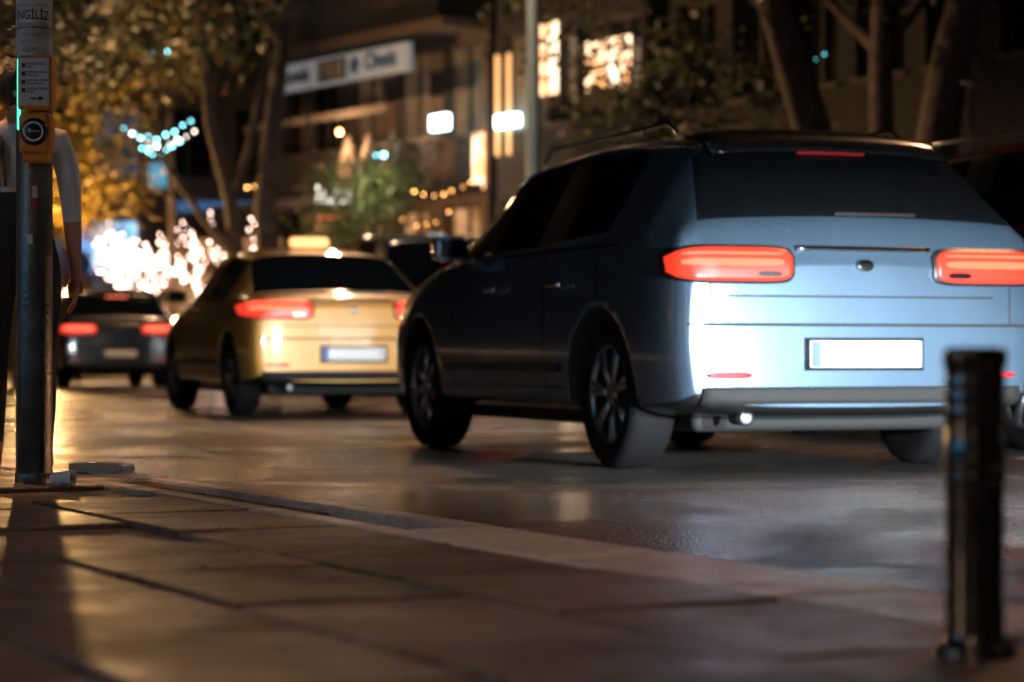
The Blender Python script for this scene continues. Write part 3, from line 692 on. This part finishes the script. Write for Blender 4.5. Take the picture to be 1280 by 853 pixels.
# ------------------------------------------------------------------ buildings
M_w1=mat('render_brown',(.15,.105,.08),.8,var=.25,bump=.3); M_w2=mat('render_dark',(.065,.06,.06),.8,var=.25,bump=.3)
M_win=mat('window_dark',(.012,.014,.017),.08,spec=.6); M_frame=mat('window_frame',(.12,.11,.10),.5)
M_warm=winmat('warm_window',(.7,.28,.10),(1,.74,.48),3.8); M_warmd=winmat('warm_window_dim',(.25,.08,.02),(1,.5,.22),.6); M_cool=winmat('cool_window',(.02,.05,.08),(.25,.6,1),.08)
M_warmf=winmat('warm_window_faint',(.03,.012,.004),(.5,.26,.12),.14,1.2)
M_white=emit('white_sign',(.62,.94,1),9,(.8,.8,.8)); M_gold=emit('golden_strip',(1,.5,.18),1.5,(.6,.4,.2)); M_goldb=emit('amber_bulb',(1,.45,.12),20)
def facade(name,O,phi,Wd,Ht,dep,wall,fl=3.2,bay=1.8,pier=.5,sp=1.1,z0=.13,lit={},g0=3.6,balcony=()):
    par=empty(name,(O[0],O[1],z0),phi); bm=bmesh.new()
    addbox(bm,0,Wd,.35,dep,0,Ht,0)
    nb=max(1,round(Wd/bay)); bw=Wd/nb; z=0; f=0; frames=bmesh.new(); litb={}
    while z<Ht-1:
        h=g0 if f==0 else fl; s=.35 if f==0 else sp
        addbox(bm,0.0,Wd,.02,.35,z,z+s,0)
        addbox(bm,0.0,Wd,.015,.35,z+h-.28,z+h,0)
        for k in range(nb+1):
            x=k*bw; a=max(0,x-pier/2); b=min(Wd,x+pier/2); addbox(bm,a,b,0,.35,z+s,z+h-.28,0)
        for k in range(nb):
            a=k*bw+pier/2; b=(k+1)*bw-pier/2; zz0=z+s; zz1=z+h-.28; 
            m=lit.get((f,k))
            tgt=litb.setdefault(m,bmesh.new()); addbox(tgt,a,b,.24,.28,zz0,zz1)
            for (p0,p1,q0,q1) in ((a,b,zz0,zz0+.06),(a,b,zz1-.06,zz1),(a,a+.06,zz0+.06,zz1-.06),(b-.06,b,zz0+.06,zz1-.06),((a+b)/2-.025,(a+b)/2+.025,zz0+.06,zz1-.06)):
                addbox(frames,p0,p1,.17,.23,q0,q1)
            addbox(frames,a-.05,b+.05,-.06,.0,zz0-.07,zz0-.01)
        if f in balcony:
            addbox(bm,.1,Wd-.1,-1.0,-.002,z-.08,z+.10,0)
            for x in [i*.13+.12 for i in range(int((Wd-.3)/.13))]: addbox(frames,x,x+.025,-.97,-.945,z+.1,z+.95)
            addbox(frames,.1,Wd-.1,-.99,-.93,z+.95,z+1.0)
        z+=h; f+=1
    addbox(bm,-.12,Wd+.12,-.15,.4,z,z+.35,0)
    bmobj('walls',bm,par,[wall]); bmobj('window_frames',frames,par,[M_frame])
    for m,b in litb.items(): bmobj('windows',b,par,[m or M_win])
    return par
B1=facade('apartment_building',(-4.66,53.1),math.radians(-55),7.3,15,8,M_w1,lit={(0,0):M_warmd,(0,2):M_warmd,(0,1):M_warmd,(0,3):M_warmd,(1,1):M_warmf,(1,2):M_warmf,(2,2):M_warmf,(1,3):M_warmf},balcony=(1,2))
sgm=emit('sign_white',(.75,.85,.9),.15,(.45,.45,.45))
box('sign_board',1.2,6.2,-1.16,-1.02,5.93,6.50,sgm,B1,.02)
box('sign_board_end',2.75,3.9,-1.18,-1.165,5.99,6.44,mat('sign_panel',(.05,.05,.06),.4),B1)
for i in range(3): box('sign_thumbnail',2.80+i*.36,2.80+i*.36+.30,-1.195,-1.182,6.03,6.40,mat('thumb',(.3,.3,.32),.5),B1)
text('sign_text','oneis',.46,M_ink,B1,(1.95,-1.19,6.22),ext=.01,bold=.006)
text('sign_text','Oneis',.50,mat('sign_blue',(.03,.10,.2),.5),B1,(5.25,-1.19,6.23),ext=.01,bold=.006)
bm=bmesh.new(); lathe(bm,[(.16,0),(.16,-.03),(.1,-.035)],24,axis='Y'); bmobj('sign_mark',bm,B1,[mat('mark',(.05,.2,.35),.5)],loc=(4.25,-1.17,6.22))
M_aw=mat('awning',(.30,.24,.19),.8,bump=.3)
for i,(x0,x1) in enumerate([(.9,3.6),(3.7,6.6)]):
    bm=bmesh.new(); v=[bm.verts.new(p) for p in [(x0,-.02,5.55),(x1,-.02,5.55),(x1,-1.9,5.2),(x0,-1.9,5.2),(x1,-1.9,5.05),(x0,-1.9,5.05)]]; bm.faces.new(v[:4]); bm.faces.new([v[3],v[2],v[4],v[5]]); bmobj('awning',bm,B1,[M_aw])
for x in(4.7,5.5,6.3):
    bm=bmesh.new(); lathe(bm,[(.03,-1.6),(.03,0),(.28,.25),(.14,.9),(.02,1.25)],10); bmobj('closed_parasol',bm,B1,[mat('parasol',(.40,.30,.22),.8)],loc=(x,-1.6,3.5))
box('terrace',.2,7.1,-2.4,-1.02,3.35,3.5,M_w2,B1); 
lamp('terrace_light','POINT',(5.2,-2.1,4.6),90,(1,.6,.35),B1,.1); bm=bmesh.new(); bmesh.ops.create_icosphere(bm,subdivisions=2,radius=.05); bmobj('terrace_lantern',bm,B1,[M_goldb],loc=(5.2,-2.1,4.75))
box('shop_light_panel',6.85,7.22,-.06,-.02,3.6,4.7,M_warm,B1,.01)
box('street_blade_sign',6.6,7.2,-.9,-.8,4.72,5.02,M_white,B1,.02)
B2=facade('shop_building',(-.3,46.9),math.radians(-55),4.7,14,8,M_w2,bay=1.5,pier=.35,lit={(0,0):M_warmd,(0,1):M_warm,(0,2):M_warmd,(1,0):M_warmf})
for x in(.12,.5): box('golden_strip',x,x+.07,-.12,-.05,4.2,6.15,M_gold,B2,.01)
box('lit_sign',.25,.95,-.22,-.08,4.72,4.96,M_white,B2,.02)
for (a,b,c,d) in((1.45,2.05,5.25,6.6),(2.96,4.28,5.2,6.1)):
    box('lit_window',a,b,-.05,-.02,c,d,M_warm,B2)
    box('window_bar',(a+b)/2-.03,(a+b)/2+.03,-.08,-.052,c,d,M_frame,B2); box('window_bar',a-.05,b+.05,-.09,-.052,(c+d)/2-.03,(c+d)/2+.03,M_frame,B2)
B3=facade('office_building',(2.8,42.9),math.radians(-62),30,12,8,M_w2)
B4=facade('corner_building',(-25,60),0,19.6,16,8,M_w1,lit={(0,7):M_cool,(1,8):M_cool,(0,9):M_warmd,(0,8):M_cool,(2,8):M_warmd,(0,10):M_warmd})
box('shop_window_bright',14.6,15.7,-.1,-.04,2.55,3.65,winmat('shop_white',(.12,.5,1),(.75,.92,1),1.3,2.5),B4); box('shop_window_blue',14.2,14.6,-.12,-.05,2.4,3.7,emit('shop_blue',(.1,.45,1),1.2),B4)
for q in (14.95,15.3): box('shop_window_bar',q,q+.05,-.16,-.11,2.55,3.65,M_frame,B4)
box('shop_window_blue',16.0,16.5,-.12,-.05,4.5,5.1,emit('shop_blue2',(.1,.6,.9),.6),B4)
box('blue_strip_sign',16.7,18.6,-.12,-.05,3.9,4.15,emit('blue_strip',(.12,.4,.9),.25),B4)
box('orange_shop_sign',13.3,14.8,-.3,-.2,1.3,1.9,emit('orange_sign',(1,.35,.1),1.3),B4)
db=empty('decorative_light_frame',(-3.6,44.6,.13),math.radians(-20)); box('frame_post',.35,.40,0,.05,0,3.15,M_frame,db)
M_bar=emit('bar',(1,.9,.8),6)
for i,h in enumerate([.34,.3,.36,.32,.36,.3]): box('light_bar',.0+i*.13,.03+i*.13,-.03,0,3.15,3.15+h,M_bar,db)
box('light_bar',0,.3,-.035,-.005,3.28,3.31,M_bar,db); box('light_bar',.4,.7,-.035,-.005,3.28,3.31,M_bar,db)
box('red_light_bar',.05,.5,-.03,0,2.85,2.92,emit('redbar',(1,.1,.05),2),db)
nf=KP(-16,8.2,.12)
B5=facade('near_shop_building',(nf.x,nf.y),math.atan2(kd.y,kd.x),40,10,6,M_w1,bay=2.5,lit={(0,3):M_warmd,(0,6):M_warm,(0,9):M_warmd,(0,12):M_warmd},z0=.12)
box('unseen_shop_fascia',14.6,21.4,-.25,-.05,3.30,3.95,emit('added_cyan_fascia',(.04,.42,.8),6,sample=True),B5,.02)  # sign out of view, added to throw cyan on car flank and pavement
box('unseen_shop_fascia',6,10,-.25,-.05,3.35,3.8,emit('white_fascia',(1,.75,.5),2.5,sample=True),B5,.02)
def string(name,p0,p1,n,m,r,sag=.15):
    par=empty(name,p0); p0=Vector(p0);p1=Vector(p1); pts=[(p1-p0)*(i/(n-1))+Vector((R.uniform(-.03,.03),0,-sag*math.sin(math.pi*i/(n-1))+R.uniform(-.05,.05))) for i in range(n)]
    bm=bmesh.new(); tube(bm,pts,.006,5); bmobj('cable',bm,par,[M_rub]); bulbs('bulbs',[p-Vector((0,0,.02)) for p in pts],m,r,par)
string('string_lights',(-2.05,46,3.65),(-.75,45,3.7),8,M_goldb,.018)
string('string_lights',(-2.1,47,3.1),(-1.2,46,3.2),5,M_goldb,.02)
string('string_lights',(-5.4,48,4.0),(-4.9,47.5,3.9),4,M_goldb,.025)
M_cb=emit('cyan_bulb',(.25,.9,1),14)
string('cyan_string_lights',(-7.2,45,4.75),(-6.0,45,4.9),9,M_cb,.024,.3)
string('cyan_string_lights',(-6.9,45,4.4),(-6.2,45,4.5),7,M_cb,.03,.2)
string('cyan_string_lights',(-6.6,44,6.0),(-6.3,44,6.05),3,M_cb,.025)
string('white_string_lights',(-7.1,45.2,4.6),(-5.95,45.2,4.7),9,emit('white_bulb',(1,.85,.7),14),.026,.25)
string('cyan_string_lights',(-2.45,43,4.05),(-2.3,43,4.1),2,M_cb,.05)
string('cyan_string_lights',(3.4,28,4.1),(3.6,28,4.0),3,emit('cyan_dim',(.1,.7,.8),3),.015)
ts=empty('traffic_sign',(-7.0,39.0,0)); bm=bmesh.new(); tube(bm,[(0,0,0),(0,0,2.2)],.03,10); bmobj('post',bm,ts,[M_alloy],True)
bm=bmesh.new(); lathe(bm,[(.2,0),(.2,-.02)],32,axis='Y'); bmobj('sign_face',bm,ts,[mat('sign_blue_face',(.02,.12,.5),.4)],loc=(0,-.04,1.95))
bm=bmesh.new(); lathe(bm,[(.225,.004),(.225,-.015)],32,axis='Y'); bmobj('sign_rim',bm,ts,[mat('sign_rim',(.5,.05,.04),.4)],loc=(0,-.035,1.95))
def globe(nm,loc,h,e,col,r=.16):
    g=empty(nm,loc); bm=bmesh.new(); tube(bm,[(0,0,0),(0,0,h-.15)],[.06,.045],12); lathe(bm,[(.05,h-.18),(.09,h-.14),(.09,h-.1)],14); bmobj('post',bm,g,[M_black],True)
    bm=bmesh.new(); bmesh.ops.create_icosphere(bm,subdivisions=3,radius=r); o=bmobj('globe',bm,g,[emit(nm+'_globe',col,3)],True,loc=(0,0,h+.03))
    lamp('light','POINT',(.0,-.25,h+.03),e,col,g,.15)
globe('park_lamp',(-8.45,43.4,0),2.1,2000,(1,.55,.2))
def streetlamp(base,h,ang,arm,e,col,r=.085,m=None,spot=2.4):
    s=empty('street_lamp',base,ang); bm=bmesh.new(); tube(bm,[(0,0,0),(0,0,.5),(0,0,h-.4),(.25*arm,0,h),(arm,0,h+.12)],[r*1.25,r,r*.75,r*.5,r*.4],14); bmobj('post',bm,s,[m or M_pole],True)
    box('lamp_head',arm-.1,arm+.55,-.13,.13,h+.07,h+.18,M_alloy,s,.03); box('lens',arm,arm+.45,-.09,.09,h+.05,h+.068,emit('lens',col,20),s)
    lamp('light','SPOT',(arm+.22,0,h+.02),e,col,s,.14,spot,(arm+.22,0,0),.5)
M_teal=mat('pale_pole',(.25,.36,.40),.4,.3)
streetlamp((.27,30.6,.13),7.6,math.radians(200),1.8,2500,(1,.58,.31),.1,M_teal,2.6)
streetlamp((6.9,14.5,.13),6.5,math.radians(200),1.9,1600,(1,.50,.24))
streetlamp((-4.4,8.8,.12),5.5,math.radians(20),1.2,1250,(1,.48,.21),spot=1.15)  # out of frame, added for warm light across the pavement
streetlamp((-2.6,-1.2,.12),5.5,math.radians(30),1.2,340,(1,.62,.36),spot=2.05)  # unseen, behind the camera, added to light the button pole
streetlamp((-9.5,40.5,.0),7.9,math.radians(0),1.5,1500,(1,.60,.30),spot=2.9)
g=empty('garden_lamp',(4.85,25.5,.13)); bm=bmesh.new(); tube(bm,[(0,0,0),(0,0,3.2)],.02,8); lathe(bm,[(.02,3.2),(.11,3.22),(.11,3.25),(.02,3.3)],14); bmobj('post',bm,g,[M_alloy],True)

# ------------------------------------------------------------------ camera
cd=bpy.data.cameras.new('Camera'); cam=bpy.data.objects.new('Camera',cd); COL.objects.link(cam)
cam.location=(0,0,.5); cam.rotation_euler=(math.radians(90+.31),0,0)
cd.lens=85; cd.sensor_width=36; cd.clip_end=1500; cd.clip_start=.05
cd.dof.use_dof=True; cd.dof.focus_distance=6.9; cd.dof.aperture_fstop=3.0; cd.dof.aperture_blades=0
scene.camera=cam
scene.view_settings.view_transform='Standard'
